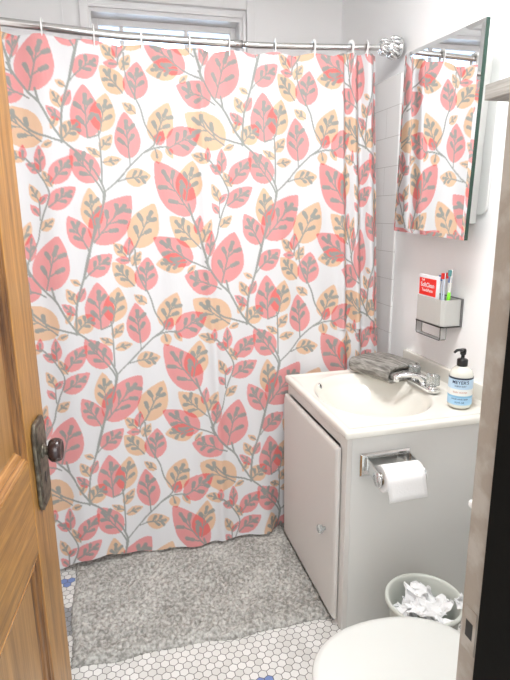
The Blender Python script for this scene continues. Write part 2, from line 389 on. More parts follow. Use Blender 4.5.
rel(new_obj('cast_petals', bm, chrome, smooth=True), rod)

# ------------------------------------------------------------------ shower curtain with its printed leaves
CW, CH = .704, .728
LEAVES = [('R',0.459,0.656,0.519,0.449,0.131,3), ('R',0.341,0.377,0.202,0.172,0.13,3), ('P',0.319,0.322,0.355,0.167,0.101,2),
('P',0.363,0.5,0.25,0.381,0.09,2), ('R',0.361,0.453,0.375,0.379,0.035,0), ('P',0.381,0.487,0.422,0.395,0.042,1),
('R',0.407,0.542,0.421,0.439,0.042,1), ('R',0.335,0.566,0.181,0.464,0.1,3), ('P',0.309,0.563,0.186,0.57,0.076,2),
('P',0.313,0.608,0.35,0.577,0.023,0), ('R',0.436,0.671,0.3,0.618,0.097,3), ('P',0.487,0.105,0.331,-0.01,0.127,3),
('R',0.255,0.125,0.387,0.055,0.106,2), ('P',0.205,0.098,0.265,-0.044,0.094,2), ('R',0.213,0.111,0.239,0.059,0.042,1),
('P',0.206,0.128,0.218,0.181,0.044,1), ('P',0.249,0.12,0.276,0.163,0.027,0), ('R',0.106,0.162,0.095,-0.008,0.093,2),
('P',0.087,0.237,0.185,0.226,0.067,2), ('R',0.137,0.672,0.154,0.539,0.089,2), ('P',0.139,0.724,0.09,0.687,0.036,1),
('P',0.093,0.652,0.014,0.556,0.075,2), ('P',0.07,0.534,0.021,0.481,0.042,1), ('R',0.077,0.528,0.087,0.459,0.039,0),
('R',0.083,0.552,0.026,0.547,0.03,0), ('P',0.092,0.571,0.128,0.515,0.039,1), ('P',0.107,0.499,0.192,0.331,0.114,3),
('R',0.652,0.477,0.805,0.302,0.135,4), ('P',0.656,0.425,0.648,0.271,0.08,2), ('R',0.677,0.249,0.589,0.129,0.096,3),
('P',0.004,0.177,0.075,0.164,0.036,1), ('P',0.699,0.157,0.647,0.124,0.029,1), ('R',0.627,0.499,0.56,0.376,0.081,2),
('R',0.623,0.599,0.717,0.524,0.076,2), ('R',0.51,0.253,0.595,0.154,0.07,2), ('R',0.494,0.342,0.598,0.269,0.069,2),
('P',0.513,0.267,0.48,0.208,0.034,1), ('P',0.461,0.325,0.429,0.256,0.037,1), ('R',0.459,0.331,0.495,0.293,0.024,0),
('R',0.457,0.373,0.427,0.332,0.028,0), ('P',0.461,0.427,0.512,0.383,0.037,1), ('R',0.475,0.211,0.476,0.118,0.041,1),
('R',0.475,0.213,0.422,0.183,0.037,1), ('P',0.421,0.169,0.348,0.144,0.041,1), ('R',0.414,0.171,0.418,0.116,0.027,0),
('R',0.656,0.091,0.652,-0.098,0.108,3), ('P',0.001,0.064,0.031,-0.074,0.089,3), ('P',0.699,0.13,0.747,0.074,0.042,1),
('P',0.587,0.638,0.551,0.617,0.024,0), ('P',0.566,0.711,0.534,0.651,0.039,1), ('R',0.576,0.704,0.604,0.65,0.034,0),
('R',0.562,0.027,0.513,-0.019,0.036,1), ('P',0.549,0.013,0.523,0.062,0.03,1), ('P',0.562,0.096,0.632,0.028,0.072,2),
('P',0.526,0.106,0.483,0.125,0.025,0)]
STEMS = [(1.0,[(0.702,0.29),(0.719,0.276),(0.762,0.239),(0.803,0.196),(0.858,0.144),(0.909,0.102),(0.876,0.038),(0.859,-0.027),(0.827,-0.094),(0.808,-0.159),(0.808,-0.218)]),
(1.0,[(0.154,0.144),(0.204,0.123),(0.255,0.118)]),
(0.8,[(0.057,0.247),(0.089,0.238)]),
(0.8,[(0.106,0.162),(0.106,0.189)]),
(1.1,[(0.701,0.296),(0.688,0.266),(0.671,0.241)]),
(1.0,[(0.698,0.251),(0.7,0.181),(0.699,0.102),(0.696,0.063)]),
(1.3,[(0.701,0.296),(0.692,0.347),(0.665,0.423),(0.627,0.526),(0.602,0.619)]),
(1.3,[(0.661,0.415),(0.634,0.511),(0.611,0.591),(0.583,0.671),(0.567,0.732),(0.559,0.835)]),
(1.3,[(0.39,0.564),(0.417,0.612),(0.45,0.657),(0.493,0.702),(0.53,0.775),(0.569,0.834)]),
(1.3,[(0.479,0.648),(0.489,0.697)]),
(1.2,[(0.569,0.106),(0.61,0.14),(0.656,0.19),(0.683,0.227),(0.705,0.285),(0.698,0.328)]),
(1.2,[(0.397,0.013),(0.453,0.067),(0.508,0.088),(0.569,0.106)]),
(1.4,[(0.329,0.334),(0.345,0.388),(0.366,0.443),(0.38,0.499),(0.393,0.55),(0.402,0.599)]),
(1.0,[(0.335,0.564),(0.398,0.593)]),
(0.8,[(0.363,0.5),(0.374,0.511)]),
(1.0,[(0.436,0.671),(0.455,0.682)]),
(1.0,[(0.422,0.164),(0.447,0.193),(0.472,0.227),(0.499,0.281),(0.493,0.321),(0.474,0.365),(0.455,0.42),(0.442,0.47),(0.404,0.54),(0.395,0.581)]),
(0.8,[(0.46,0.325),(0.458,0.39)]),
(0.8,[(0.627,0.499),(0.633,0.528)]),
(0.8,[(0.622,0.599),(0.607,0.617)]),
(1.0,[(0.107,0.497),(0.086,0.525),(0.081,0.551)]),
(1.0,[(0.656,0.091),(0.691,0.079),(0.705,0.064)])]

def print_cell(res=.0014):
    W, H = int(CW/res), int(CH/res)
    img = np.ones((H, W, 3), np.float32)*np.array((.715, .715, .725), np.float32); pinks = np.zeros((H, W), np.float32); peaches = np.zeros((H, W), np.float32)
    ink = np.zeros((H, W), np.float32)
    PINK, PEACH, GREY = np.array((1.0, .44, .43)), np.array((1.0, .68, .46)), np.array((.30, .315, .295))
    def region(x0, y0, x1, y1):
        i0, i1, j0, j1 = int(x0/res)-2, int(x1/res)+3, int(y0/res)-2, int(y1/res)+3
        ii, jj = np.arange(i0, i1), np.arange(j0, j1)
        X, Y = np.meshgrid((ii+.5)*res, (jj+.5)*res)
        return np.ix_(jj % H, ii % W), X, Y
    def leaf(c, bx, by, tx, ty, w_):
        L = math.hypot(tx-bx, ty-by); r_ = L*.6+w_
        idx, X, Y = region(min(bx, tx)-w_, min(by, ty)-w_, max(bx, tx)+w_, max(by, ty)+w_)
        ux, uy = (tx-bx)/L, (ty-by)/L
        t = ((X-bx)*ux+(Y-by)*uy)/L; s = (X-bx)*-uy+(Y-by)*ux
        tt = np.clip(t, 0, 1); prof = w_*.535*np.sin(math.pi*tt**.77)**.72*np.where(tt > .5, 1-.10*(tt-.5)*2, 1)
        a = np.clip((prof-np.abs(s))/res+.5, 0, 1)*((t > 0) & (t < 1))
        (pinks if c is PINK else peaches)[idx] += a
    def blob(x0, y0, x1, y1, w0, w1):
        L = max(math.hypot(x1-x0, y1-y0), 1e-4); m = max(w0, w1)
        idx, X, Y = region(min(x0, x1)-m, min(y0, y1)-m, max(x0, x1)+m, max(y0, y1)+m)
        ux, uy = (x1-x0)/L, (y1-y0)/L
        t = np.clip(((X-x0)*ux+(Y-y0)*uy)/L, 0, 1)
        d = np.hypot(X-x0-ux*L*t, Y-y0-uy*L*t); ww = (w0+(w1-w0)*t)/2
        ink[idx] = np.maximum(ink[idx], np.clip((ww-d)/res+.5, 0, 1))
    def sprig(bx, by, tx, ty, w_, n):
        L = math.hypot(tx-bx, ty-by); ux, uy = (tx-bx)/L, (ty-by)/L; nx_, ny_ = -uy, ux
        P = lambda t, s: (bx+ux*L*t+nx_*s*w_, by+uy*L*t+ny_*s*w_)
        e = P(.62, .0); blob(bx, by, *e, .0066 if L > .09 else .005, .0052)
        kb = min(.0185, .14*w_+.0044)
        if L < .06:
            blob(*P(.08, 0), *P(.55, .0), .004, .011); return
        a0, a1 = P(.60, .0), P(.80, .03)
        blob(*a0, *a1, .005, kb); blob(*P(.66, .01), *P(.78, .03), kb, kb*.7)
        steps = {0: [], 1: [.28], 2: [.24, .46], 3: [.20, .46], 4: [.15, .35, .54]}[n]
        for i, t in enumerate(steps):
            for sgn in (1, -1):
                tt = t+(.05 if sgn > 0 else -.02)
                reach = (.24+.05*math.sin(5*i+sgn+L*90))*(1-.25*(t > .5))
                q0 = P(tt, 0); q1 = P(tt+.12+.02*i, sgn*reach*.62); q2 = P(tt+.20, sgn*reach*1.15)
                blob(*q0, *q1, .0050, .0070); blob(*q1, *q2, kb*.85, kb)
    for c, bx, by, tx, ty, w_, n in LEAVES:
        leaf(PINK if c == 'R' else PEACH, bx, by, tx, ty, w_)
    for c, bx, by, tx, ty, w_, n in LEAVES: sprig(bx, by, tx, ty, w_, n)
    for w_, pts in STEMS:
        # smooth the stem
        P_ = [Vector((*p, 0)) for p in pts]; out = []
        for i in range(len(P_)-1):
            p0, p1, p2, p3 = P_[max(i-1, 0)], P_[i], P_[i+1], P_[min(i+2, len(P_)-1)]
            for t in np.linspace(0, 1, 7)[:-1]:
                out.append(.5*((2*p1)+(p2-p0)*t+(2*p0-5*p1+4*p2-p3)*t*t+(3*p1-p0-3*p2+p3)*t**3))
        out.append(P_[-1])
        for a, b in zip(out, out[1:]): blob(a.x, a.y, b.x, b.y, .0066*w_, .0066*w_)
    p1 = np.clip(pinks, 0, 1)[..., None]; p2 = np.clip(peaches, 0, 1)[..., None]; both = np.clip(pinks+peaches-1, 0, 1)[..., None]*p1
    img = img*(1+(PEACH-1)*p2*(1-p1))*(1+(PINK-1)*p1)
    img = img*(1-both)+np.array((.72, .185, .17))*both
    k = .96*ink[..., None]
    shade = GREY
    return img*(1-k)+shade*k
cell = print_cell()
def cloth_xy(x, z):
    """front position (depth offset) of the hanging cloth for a horizontal parameter x"""
    y = 2.30-.07*(2.1-z)
    top = min(1, max(0, (z-1.2)/.9))
    y += .0090*math.sin(x*17+.6)+.0060*math.sin(x*41+z*.7)
    y += -.016*math.exp(-((x-.385-.01*math.sin(z*3))/.020)**2)
    low = min(1, max(0, (.5-z)/.5)); y += -.035*low**1.3+.008*low*math.sin(x*11.5+1.0)
    return y
s_end = 1.62; NX, NZ = 620, 600
# horizontal path: flat to x=.955, then gathered into tight pleats up to x=1.135
path = []
for k in range(6001):
    t = k/6000*(1.158+.43)-.43
    if t < .955: path.append((t, 0.0))
    else:
        q = (t-.955)/.203; path.append((t, -.034*math.sin(q*math.pi*2*2.75)*min(1, q*6)*(1-.15*q)))
path = np.array(path); seg = np.hypot(np.diff(path[:, 0]), np.diff(path[:, 1])); S_ = np.concatenate([[0], np.cumsum(seg)])-.43
smax = S_[-1]
ss = np.linspace(-.43, smax, NX); px_ = np.interp(ss, S_, path[:, 0]); py_ = np.interp(ss, S_, path[:, 1])
ring_x = [-.385, -.199, -.019, .162, .344, .505, .697, .863, 1.03, 1.104]
def ztop(x):
    d = min(abs(x-r_) for r_ in ring_x); return rodz(x)-.030-.012*min(1, d/.09)**1.5
HEMX = [-.43, -.30, -.214, -.107, 0, .065, .142, .281, .35, .512, .68, .72, 1.2]; HEMZ = [.015, .020, .048, .056, .040, .026, .036, .035, .038, .035, .031, .031, .03]
verts = np.zeros((NX, NZ, 3)); cols = np.ones((NX, NZ, 4), np.float32)
vz = [2.6, 1.853, 1.111, .391, -.325]; vv = [-1.006, 0, 1, 2, 3]
for i in range(NX):
    x = px_[i]; zt_ = ztop(x); zb = float(np.interp(x, HEMX, HEMZ))
    zs = zt_+(zb-zt_)*np.linspace(0, 1, NZ)
    for j in range(NZ):
        z = zs[j]; y = cloth_xy(x, z)
        fold = py_[i]*(.75+.25*math.sin(z*2.3+1)); drift = .010*math.sin(z*2.1)*max(0, min(1, (x-.95)/.1))
        if x > .60 and z < .95:   # the cabinet pushes the cloth back
            push = min(1, (x-.60)/.08); push = push*push*(3-2*push)
            y = max(y, y+(2.185-y)*push) if y < 2.185 else y
            fold *= 1-.5*push; 
            if push > .99: y = max(y+fold, 2.165)-fold
        if z > 2.06: fold *= .8
        verts[i, j] = (x+drift, y+fold, z)
    v_ = np.interp(-zs, [-a for a in vz], vv); u_ = (ss[i]+.02+.004*v_)/.704
    H_, W_ = cell.shape[:2]
    cols[i, :, :3] = cell[(np.floor((v_ % 1)*H_)).astype(int) % H_, (np.floor((u_ % 1)*W_)).astype(int) % W_]
me = bpy.data.meshes.new('shower_curtain'); nV = NX*NZ
me.vertices.add(nV); me.vertices.foreach_set('co', verts.reshape(-1))
I, J = np.meshgrid(np.arange(NX-1), np.arange(NZ-1), indexing='ij'); a = (I*NZ+J).ravel()
quads = np.stack([a, a+1, a+NZ+1, a+NZ], 1).ravel().astype(np.int32); nF = len(a)
me.loops.add(nF*4); me.loops.foreach_set('vertex_index', quads)
me.polygons.add(nF); me.polygons.foreach_set('loop_start', np.arange(nF, dtype=np.int32)*4); me.polygons.foreach_set('loop_total', np.full(nF, 4, np.int32))
me.polygons.foreach_set('use_smooth', np.ones(nF, bool)); me.update(calc_edges=True)
at_ = me.color_attributes.new('print', 'FLOAT_COLOR', 'POINT'); at_.data.foreach_set('color', cols.reshape(-1))
cm = bpy.data.materials.new('leaf printed cotton'); cm.use_nodes = True; nt = cm.node_tree; p = nt.nodes['Principled BSDF']
an = nt.nodes.new('ShaderNodeAttribute'); an.attribute_name = 'print'; nt.links.new(an.outputs[0], p.inputs['Base Color'])
p.inputs['Roughness'].default_value = .85; p.inputs['Specular IOR Level'].default_value = .15
tr = nt.nodes.new('ShaderNodeBsdfTranslucent'); nt.links.new(an.outputs[0], tr.inputs[0]); ms = nt.nodes.new('ShaderNodeMixShader'); ms.inputs[0].default_value = .18
tc = nt.nodes.new('ShaderNodeTexCoord'); nz = nt.nodes.new('ShaderNodeTexNoise'); nz.inputs['Scale'].default_value = 9; nz.inputs['Detail'].default_value = 3
mpn = nt.nodes.new('ShaderNodeMapping'); mpn.inputs['Scale'].default_value = (2.2, 1, .8); nt.links.new(tc.outputs['Object'], mpn.inputs[0]); nt.links.new(mpn.outputs[0], nz.inputs[0])
bp = nt.nodes.new('ShaderNodeBump'); bp.inputs['Strength'].default_value = .35; bp.inputs['Distance'].default_value = .012; nt.links.new(nz.outputs[0], bp.inputs['Height']); nt.links.new(bp.outputs[0], p.inputs['Normal'])
o_ = nt.nodes['Material Output']; nt.links.new(p.outputs[0], ms.inputs[1]); nt.links.new(tr.outputs[0], ms.inputs[2]); nt.links.new(ms.outputs[0], o_.inputs[0])
me.materials.append(cm)
curtain = bpy.data.objects.new('shower_curtain', me); C.objects.link(curtain)
tag(curtain, 'white shower curtain printed with coral and peach leaves hanging from the rod', 'shower curtain')

# rings
def ring_mesh():
    bm = bmesh.new(); pts = []
    for k in range(28):
        a_ = 2*math.pi*k/28; ez = math.sin(a_); ey = math.cos(a_)
        pts.append((0, .0215*ey*(1-.15*(ez < 0)), (.0215*ez if ez > 0 else .052*ez)))
    tube(bm, pts, .004, 8, True, rs=[(.0085, .0030)]*28)
    return bm
first = None
ring_lab = ['behind the oak door at the far left', 'left most one in view beside the oak door', 'in front of the left window casing', 'in front of the left half of the window', 'in front of the right half of the window',
            'just at the right window casing', 'first one on the thin tube right of the window', 'middle one on the thin rod tube', 'above the start of the gathered pleats', 'nearest to the ornate chrome end']
for x, lab in zip(ring_x, ring_lab):
    if x < -.3: continue
    if first is None:
        first = new_obj('curtain_ring', ring_mesh(), white_plastic, smooth=True); o = first
    else:
        o = first.copy(); C.objects.link(o)
    o.location = (x, 2.317, rodz(x)-.002); o.rotation_euler = (0, 0, random.Random(int(x*1000)).uniform(-.25, .25))
    tag(o, 'white plastic curtain ring, '+lab, 'curtain ring', 'white rings on the shower rod')
# ------------------------------------------------------------------ bath mat
mat_m = bpy.data.materials.new('grey shag pile'); mat_m.use_nodes = True; nt = mat_m.node_tree; p = nt.nodes['Principled BSDF']
tc = nt.nodes.new('ShaderNodeTexCoord')
n1 = nt.nodes.new('ShaderNodeTexNoise'); n1.inputs['Scale'].default_value = 80; n1.inputs['Detail'].default_value = 3
n2 = nt.nodes.new('ShaderNodeTexNoise'); n2.inputs['Scale'].default_value = 7; n2.inputs['Detail'].default_value = 3
nt.links.new(tc.outputs['Object'], n1.inputs[0]); nt.links.new(tc.outputs['Object'], n2.inputs[0])
f = mth(nt, 'ADD', mth(nt, 'MULTIPLY', n1.outputs[0], .75), mth(nt, 'MULTIPLY', n2.outputs[0], .25))
r = nt.nodes.new('ShaderNodeValToRGB'); e = r.color_ramp.elements; e[0].position = .38; e[0].color = (.25, .243, .222, 1); e[1].position = .64; e[1].color = (.56, .55, .515, 1)
nt.links.new(f, r.inputs[0]); nt.links.new(r.outputs[0], p.inputs['Base Color']); p.inputs['Roughness'].default_value = .95; p.inputs['Specular IOR Level'].default_value = .1
b = nt.nodes.new('ShaderNodeBump'); b.inputs['Strength'].default_value = .8; b.inputs['Distance'].default_value = .006; nt.links.new(n1.outputs[0], b.inputs['Height']); nt.links.new(b.outputs[0], p.inputs['Normal'])
RX0, RX1, RY0, RY1 = -.238, .688, 1.59, 2.205
nx, ny = 330, 200; V = []; Fc = []
rng = np.random.default_rng(4)
def mat_h(u, v, x, y):
    ex = min(u, 1-u)*(RX1-RX0); ey = min(v, 1-v)*(RY1-RY0); e_ = min(ex, ey)
    edge = min(1, max(0, e_/.020))**.5
    tuft = noise.noise(Vector((x*62, y*62, 0)))*.013+noise.noise(Vector((x*26, y*26, 3)))*.008+abs(noise.noise(Vector((x*170, y*170, 7))))*.004
    brush = .5+.5*noise.noise(Vector((x*5, y*6, 9)))
    h_ = .003+edge*(.018+tuft*(.6+.8*brush))
    return h_ if y < 2.075 else min(h_, .0215)
for i in range(nx+1):
    for j in range(ny+1):
        u, v = i/nx, j/ny
        x = RX0+u*(RX1-RX0); y = RY0+v*(RY1-RY0)
        # rounded corners and a slightly wavy, turned edge
        cx_, cy_ = max(0, .04-(x-RX0)), max(0, .04-(y-RY0))
        wob = .006*math.sin(x*14)+.004*math.sin(x*31+1); y += (1-v)*(wob+.018*(u-.5)*-1)
        x += (1-u)*(.005*math.sin(y*16)-.018*v) 
        jx, jy = (noise.noise(Vector((x*140, y*140, 21)))*.004, noise.noise(Vector((x*140, y*140, 31)))*.004) if 0 < u < 1 and 0 < v < 1 else (noise.noise(Vector((x*90, y*90, 21)))*.005, noise.noise(Vector((x*90, y*90, 31)))*.005)
        V.append((x+jx, min(y+jy, 2.235), mat_h(u, v, x, y)))
for i in range(nx):
    for j in range(ny):
        a = i*(ny+1)+j; Fc.append((a, a+ny+1, a+ny+2, a+1))
# skirt down to the floor
base = len(V); loop = [i*(ny+1) for i in range(nx+1)]+[nx*(ny+1)+j for j in range(1, ny+1)]+[i*(ny+1)+ny for i in range(nx-1, -1, -1)]+[j for j in range(ny-1, 0, -1)]
for k_ in loop: V.append((V[k_][0], V[k_][1], .0005))
for k_ in range(len(loop)):
    k2 = (k_+1) % len(loop); Fc.append((loop[k_], base+k_, base+k2, loop[k2]))
Fc.append(tuple(range(len(V)-1, base-1, -1)))
me = bpy.data.meshes.new('bath_mat'); me.from_pydata(V, [], Fc); me.polygons.foreach_set('use_smooth', np.ones(len(Fc), bool)); me.materials.append(mat_m)
o = bpy.data.objects.new('bath_mat', me); C.objects.link(o)
tag(o, 'grey shaggy bath mat on the hexagon floor in front of the tub', 'bath mat')

# ------------------------------------------------------------------ vanity cabinet
CX0, CX1, CY0, CY1, CZ = .700, 1.279, 1.513, 2.140, .7515
vc = thing('vanity_cabinet', (.99, 1.83, 0), 'off-white sink cabinet with one door and a clear knob on the floor', 'cabinet')
bm = bmesh.new()
box(bm, CX0+.018, CX1, CY0, CY0+.016, 0, CZ); box(bm, CX0+.018, CX1, CY1-.016, CY1, 0, CZ)
box(bm, CX0+.02, CX1, CY0+.016, CY1-.016, .05, .066); box(bm, CX1-.012, CX1, CY0+.016, CY1-.016, .066, CZ)
rel(new_obj('side_panel', bm, side_paint, bev=.002), vc)
bm = bmesh.new()
box(bm, CX0, CX0+.018, CY0, CY0+.055, 0, CZ); box(bm, CX0, CX0+.018, CY1-.03, CY1, 0, CZ)
box(bm, CX0, CX0+.018, CY0+.055, CY1-.03, .705, CZ); box(bm, CX0, CX0+.018, CY0+.055, CY1-.03, 0, .03)
rel(new_obj('face_frame', bm, cab_paint, bev=.0015), vc)
bm = bmesh.new(); dy0, dy1, dz0, dz1 = CY0+.038, CY1-.004, .022, .700
fr = [(CX0-.0035, .0), (CX0-.014, 0), (CX0-.024, .014)]   # raised slab door with a sloping edge
rows = [[bm.verts.new((x, y_, z_)) for y_, z_ in ((dy0+d, dz0+d), (dy1-d, dz0+d), (dy1-d, dz1-d), (dy0+d, dz1-d))] for x, d in fr]
for a, b_ in zip(rows, rows[1:]):
    for k in range(4): bm.faces.new((a[k], a[(k+1) % 4], b_[(k+1) % 4], b_[k]))
bm.faces.new(rows[0]); bm.faces.new(rows[-1])
cd = rel(new_obj('cabinet_door', bm, cab_paint, bev=.0015), vc)
bm = bmesh.new(); lathe(bm, [(.007, CX0-.024), (.007, CX0-.032), (.015, CX0-.036), (.0175, CX0-.044), (.014, CX0-.052), (.001, CX0-.053)], 8, (0, 1.628, .352), 'X')
kn = rel(new_obj('door_knob', bm, acrylic), vc); kn.parent = cd; kn['label'] = 'faceted clear glass knob'
kn.matrix_parent_inverse = Matrix.Identity(4)

# ------------------------------------------------------------------ sink top
TX0, TX1, TY0, TY1, TZ = .688, 1.2795, 1.495, 2.150, .778
st = thing('sink_top', (.99, 1.83, TZ-.04), 'ivory one-piece sink top with an oval basin on the off-white cabinet', 'sink')
SCX, SCY, SA, SB = .945, 1.835, .222, .262
def top_h(x, y):
    d = math.hypot((x-SCX)/SA, (y-SCY)/SB)
    e_ = 0
    edge = min(x-TX0, y-TY0, TY1-y)
    lip = .004*math.exp(-((edge-.012)/.012)**2)                        # raised drip edge
    cove = 0
    if x > 1.235: cove = .05*((x-1.235)/.03)**2.2
    if d < 1:
        t = min(1, (1-d)/.75); e_ = -.135*(1-(1-t)**2.4)
        t2 = min(1, (1-d)/.10); e_ *= t2**.6*.999
    return e_+(lip if d > 1 else 0)+min(cove, .02)
N1, N2 = 150, 160; xs = np.linspace(TX0+.006, 1.262, N1); ys = np.linspace(TY0+.006, TY1-.006, N2)
bm = bmesh.new(); g = [[bm.verts.new((x, y, TZ-.004*0+top_h(x, y))) for y in ys] for x in xs]
for i in range(N1-1):
    for j in range(N2-1): bm.faces.new((g[i][j], g[i+1][j], g[i+1][j+1], g[i][j+1]))
# rounded front and side edge, then the apron of the slab
border = [g[i][0] for i in range(N1)][::-1]+[g[0][j] for j in range(1, N2)]+[g[i][N2-1] for i in range(1, N1)]
def off(v, d, z):
    x, y = v.co.x, v.co.y
    sx = -1 if abs(x-xs[0]) < 1e-6 else 0; sy = -1 if abs(y-ys[0]) < 1e-6 else (1 if abs(y-ys[-1]) < 1e-6 else 0)
    return bm.verts.new((x+sx*d, y+sy*d, z))
prev = border
for d, z in ((.003, TZ-.0002), (.0055, TZ-.0035), (.006, TZ-.008), (.006, TZ-.023), (.004, TZ-.026), (-.03, TZ-.026)):
    cur_ = [off(v, d, z) for v in border]
    for k in range(len(border)-1): bm.faces.new((prev[k], prev[k+1], cur_[k+1], cur_[k]))
    prev = cur_
rel(new_obj('counter', bm, marble, smooth=True), st)
rel(new_obj('backsplash', B(1.257, TX1, TY0+.001, TY1-.001, TZ-.025, .856), marble, bev=.005, seg=3), st)
bm = bmesh.new(); lathe(bm, [(.0125, -.002), (.0125, .002), (.0075, .0042), (.0065, -.001)], 24)
o = new_obj('overflow_ring', bm, chrome, st, smooth=True); o.location = (.809-.99, 2.062-1.83, .04-.040); o.rotation_euler = (R(50), R(30), 0)
o.location = (.799-.99, 2.013-1.83, .762-(TZ-.04)); o.rotation_euler = Vector((1.37, -1.20, 1.0)).to_track_quat('Z', 'Y').to_euler()
bm = bmesh.new(); lathe(bm, [(.0068, .0030), (.0068, .0038)], 16); o2 = new_obj('overflow_hole', bm, black_plastic, o)
bm = bmesh.new(); lathe(bm, [(.021, 0), (.021, .003), (.015, .004), (.012, .002)], 28); o = new_obj('drain', bm, chrome, st, smooth=True); o.location = (SCX-.99, 0, .04-.134)

# ------------------------------------------------------------------ faucet
fx, fy, fz = 1.172, 1.832, TZ+.0045
fa = thing('faucet', (fx, fy, fz), 'chrome two-handle faucet with clear square handles on the sink top', 'faucet')
bm = bmesh.new(); pts = [(.027*math.cos(a), .070+.027*math.sin(a)) for a in np.linspace(0, math.pi, 12)]+[(-.027*math.cos(a), -.070-.027*math.sin(a)) for a in np.linspace(0, math.pi, 12)]
prism(bm, pts, 0, .016, 'XY'); new_obj('base', bm, chrome, fa, bev=.005, seg=3)
bm = bmesh.new(); tube(bm, [(.004, 0, .012), (0, 0, .032), (-.02, 0, .045), (-.05, 0, .050), (-.085, 0, .047), (-.112, 0, .041), (-.118, 0, .038)], .013, 18, rs=[(.024, .022), (.020, .020), (.017, .014), (.016, .011), (.0145, .0095), (.014, .0095), (.011, .008)])
new_obj('spout', bm, chrome, fa, smooth=True, rot=(0, 0, R(-20)))
bm = bmesh.new(); lathe(bm, [(.010, .020), (.0125, .022), (.0125, .038), (.009, .041)], 24, (-.107, 0, 0)); new_obj('aerator', bm, chrome, fa, smooth=True, rot=(0, 0, R(-20)))
bm = bmesh.new(); lathe(bm, [(.003, .030), (.003, .046), (.0055, .048), (.006, .054), (.004, .057)], 14, (.020, 0, 0)); new_obj('lift_rod', bm, chrome, fa, smooth=True)
for s in (1, -1):
    bm = bmesh.new(); lathe(bm, [(.020, .014), (.019, .020), (.013, .026), (.011, .032)], 24, (0, s*.068, 0)); hb = new_obj('handle_base', bm, chrome, fa, smooth=True)
    bm = bmesh.new()
    prof = []
    for k in range(32):
        a = 2*math.pi*k/32; prof.append((.0235+.0028*math.cos(8*a), a))
    poly = [(r_*math.cos(a), s*.068+r_*math.sin(a)) for r_, a in prof]; prism(bm, poly, .028, .068, 'XY')
    h = new_obj('handle', bm, acrylic, fa, bev=.002); h['label'] = 'fluted clear acrylic handle'
    bm = bmesh.new(); lathe(bm, [(.011, .0682), (.011, .0698), (.006, .071)], 20, (0, s*.068, 0)); new_obj('cap', bm, chrome, h, smooth=True)

# ------------------------------------------------------------------ soap bottle
sx_, sy_ = 1.178, 1.602
sb = thing('soap_bottle', (sx_, sy_, TZ+.004), 'hand soap pump bottle with a light blue label beside the faucet', 'soap bottle', rot=(0, 0, 0))
soap = M('pale cream soap through clear plastic', (.80, .80, .72), .12, Transmission_Weight=.12, IOR=1.35)
sb.scale = (1.10, 1.10, 1.12)
prof = [(.030, 0), (.0355, .003), (.0375, .010), (.0378, .100), (.0365, .112), (.031, .124), (.021, .132), (.0145, .136), (.0135, .142)]
bm = bmesh.new(); lathe(bm, prof, 48); new_obj('bottle_body', bm, soap, sb, smooth=True)
lab = bpy.data.materials.new('light blue paper label'); lab.use_nodes = True; nt = lab.node_tree; p = nt.nodes['Principled BSDF']
tc = nt.nodes.new('ShaderNodeTexCoord'); sp = nt.nodes.new('ShaderNodeSeparateXYZ'); nt.links.new(tc.outputs['Object'], sp.inputs[0])
rp = nt.nodes.new('ShaderNodeValToRGB'); rp.color_ramp.interpolation = 'CONSTANT'; nt.links.new(mth(nt, 'MULTIPLY', sp.outputs[2], 8.0), rp.inputs[0])
for i, (z, c_) in enumerate(((.0, (.36, .60, .80)), (.038, (.22, .48, .68)), (.044, (.80, .82, .80)), (.066, (.50, .68, .83)), (.098, (.02, .03, .06)))):
    el = rp.color_ramp.elements[0] if i == 0 else rp.color_ramp.elements.new(z*8); el.color = (*c_, 1)
rp.color_ramp.elements.remove(rp.color_ramp.elements[-1])
nt.links.new(rp.outputs[0], p.inputs['Base Color']); p.inputs['Roughness'].default_value = .45
face = math.atan2(-sy_, -sx_)-.0   # the label faces the doorway
bm = bmesh.new(); rows = []
for k in range(33):
    a = face-1.75+3.5*k/32; rows.append([bm.verts.new((r_*math.cos(a), r_*math.sin(a), z)) for r_, z in ((.0380, .014), (.0386, .014), (.0386, .104), (.0380, .104))])
for a, b_ in zip(rows, rows[1:]):
    for k in range(4): bm.faces.new((a[k], a[(k+1) % 4], b_[(k+1) % 4], b_[k]))
bm.faces.new(rows[0]); bm.faces.new(rows[-1])
lb = new_obj('label', bm, lab, sb)
navy = M('navy print', (.02, .03, .09), .5); rust = M('rust print', (.55, .33, .25), .6)
def wrap(z0):
    def f_(x, y, z):
        a = face+x/.0388; r_ = .0389+z*.5; return Vector((r_*math.cos(a), r_*math.sin(a), z0+y))
    return f_
for s_, size, z0, m_ in (("MEYER'S", .0150, .0885, navy), ('CLEAN DAY', .0068, .0765, navy), ('RAIN WATER', .0075, .056, rust), ('LIQUID HAND SOAP', .0058, .0335, navy), ('12.5 FL OZ', .0066, .0225, navy)):
    text_mesh('label_lettering', s_, size, m_, lb, wrap(z0))
bm = bmesh.new(); lathe(bm, [(.0165, .136), (.0172, .139), (.0172, .155), (.0155, .158), (.006, .159), (.0055, .176)], 32); pc = new_obj('pump_collar', bm, black_plastic, sb, smooth=True)
bm = bmesh.new(); lathe(bm, [(.0055, .170), (.0095, .174), (.0100, .186), (.0085, .191)], 24)
tube(bm, [(0, 0, .186), (-.018, -.006, .190), (-.032, -.011, .191), (-.042, -.014, .186)], .005, 12, rs=[(.008, .005), (.007, .0045), (.0055, .004), (.004, .0035)])
new_obj('pump_head', bm, black_plastic, sb, smooth=True)

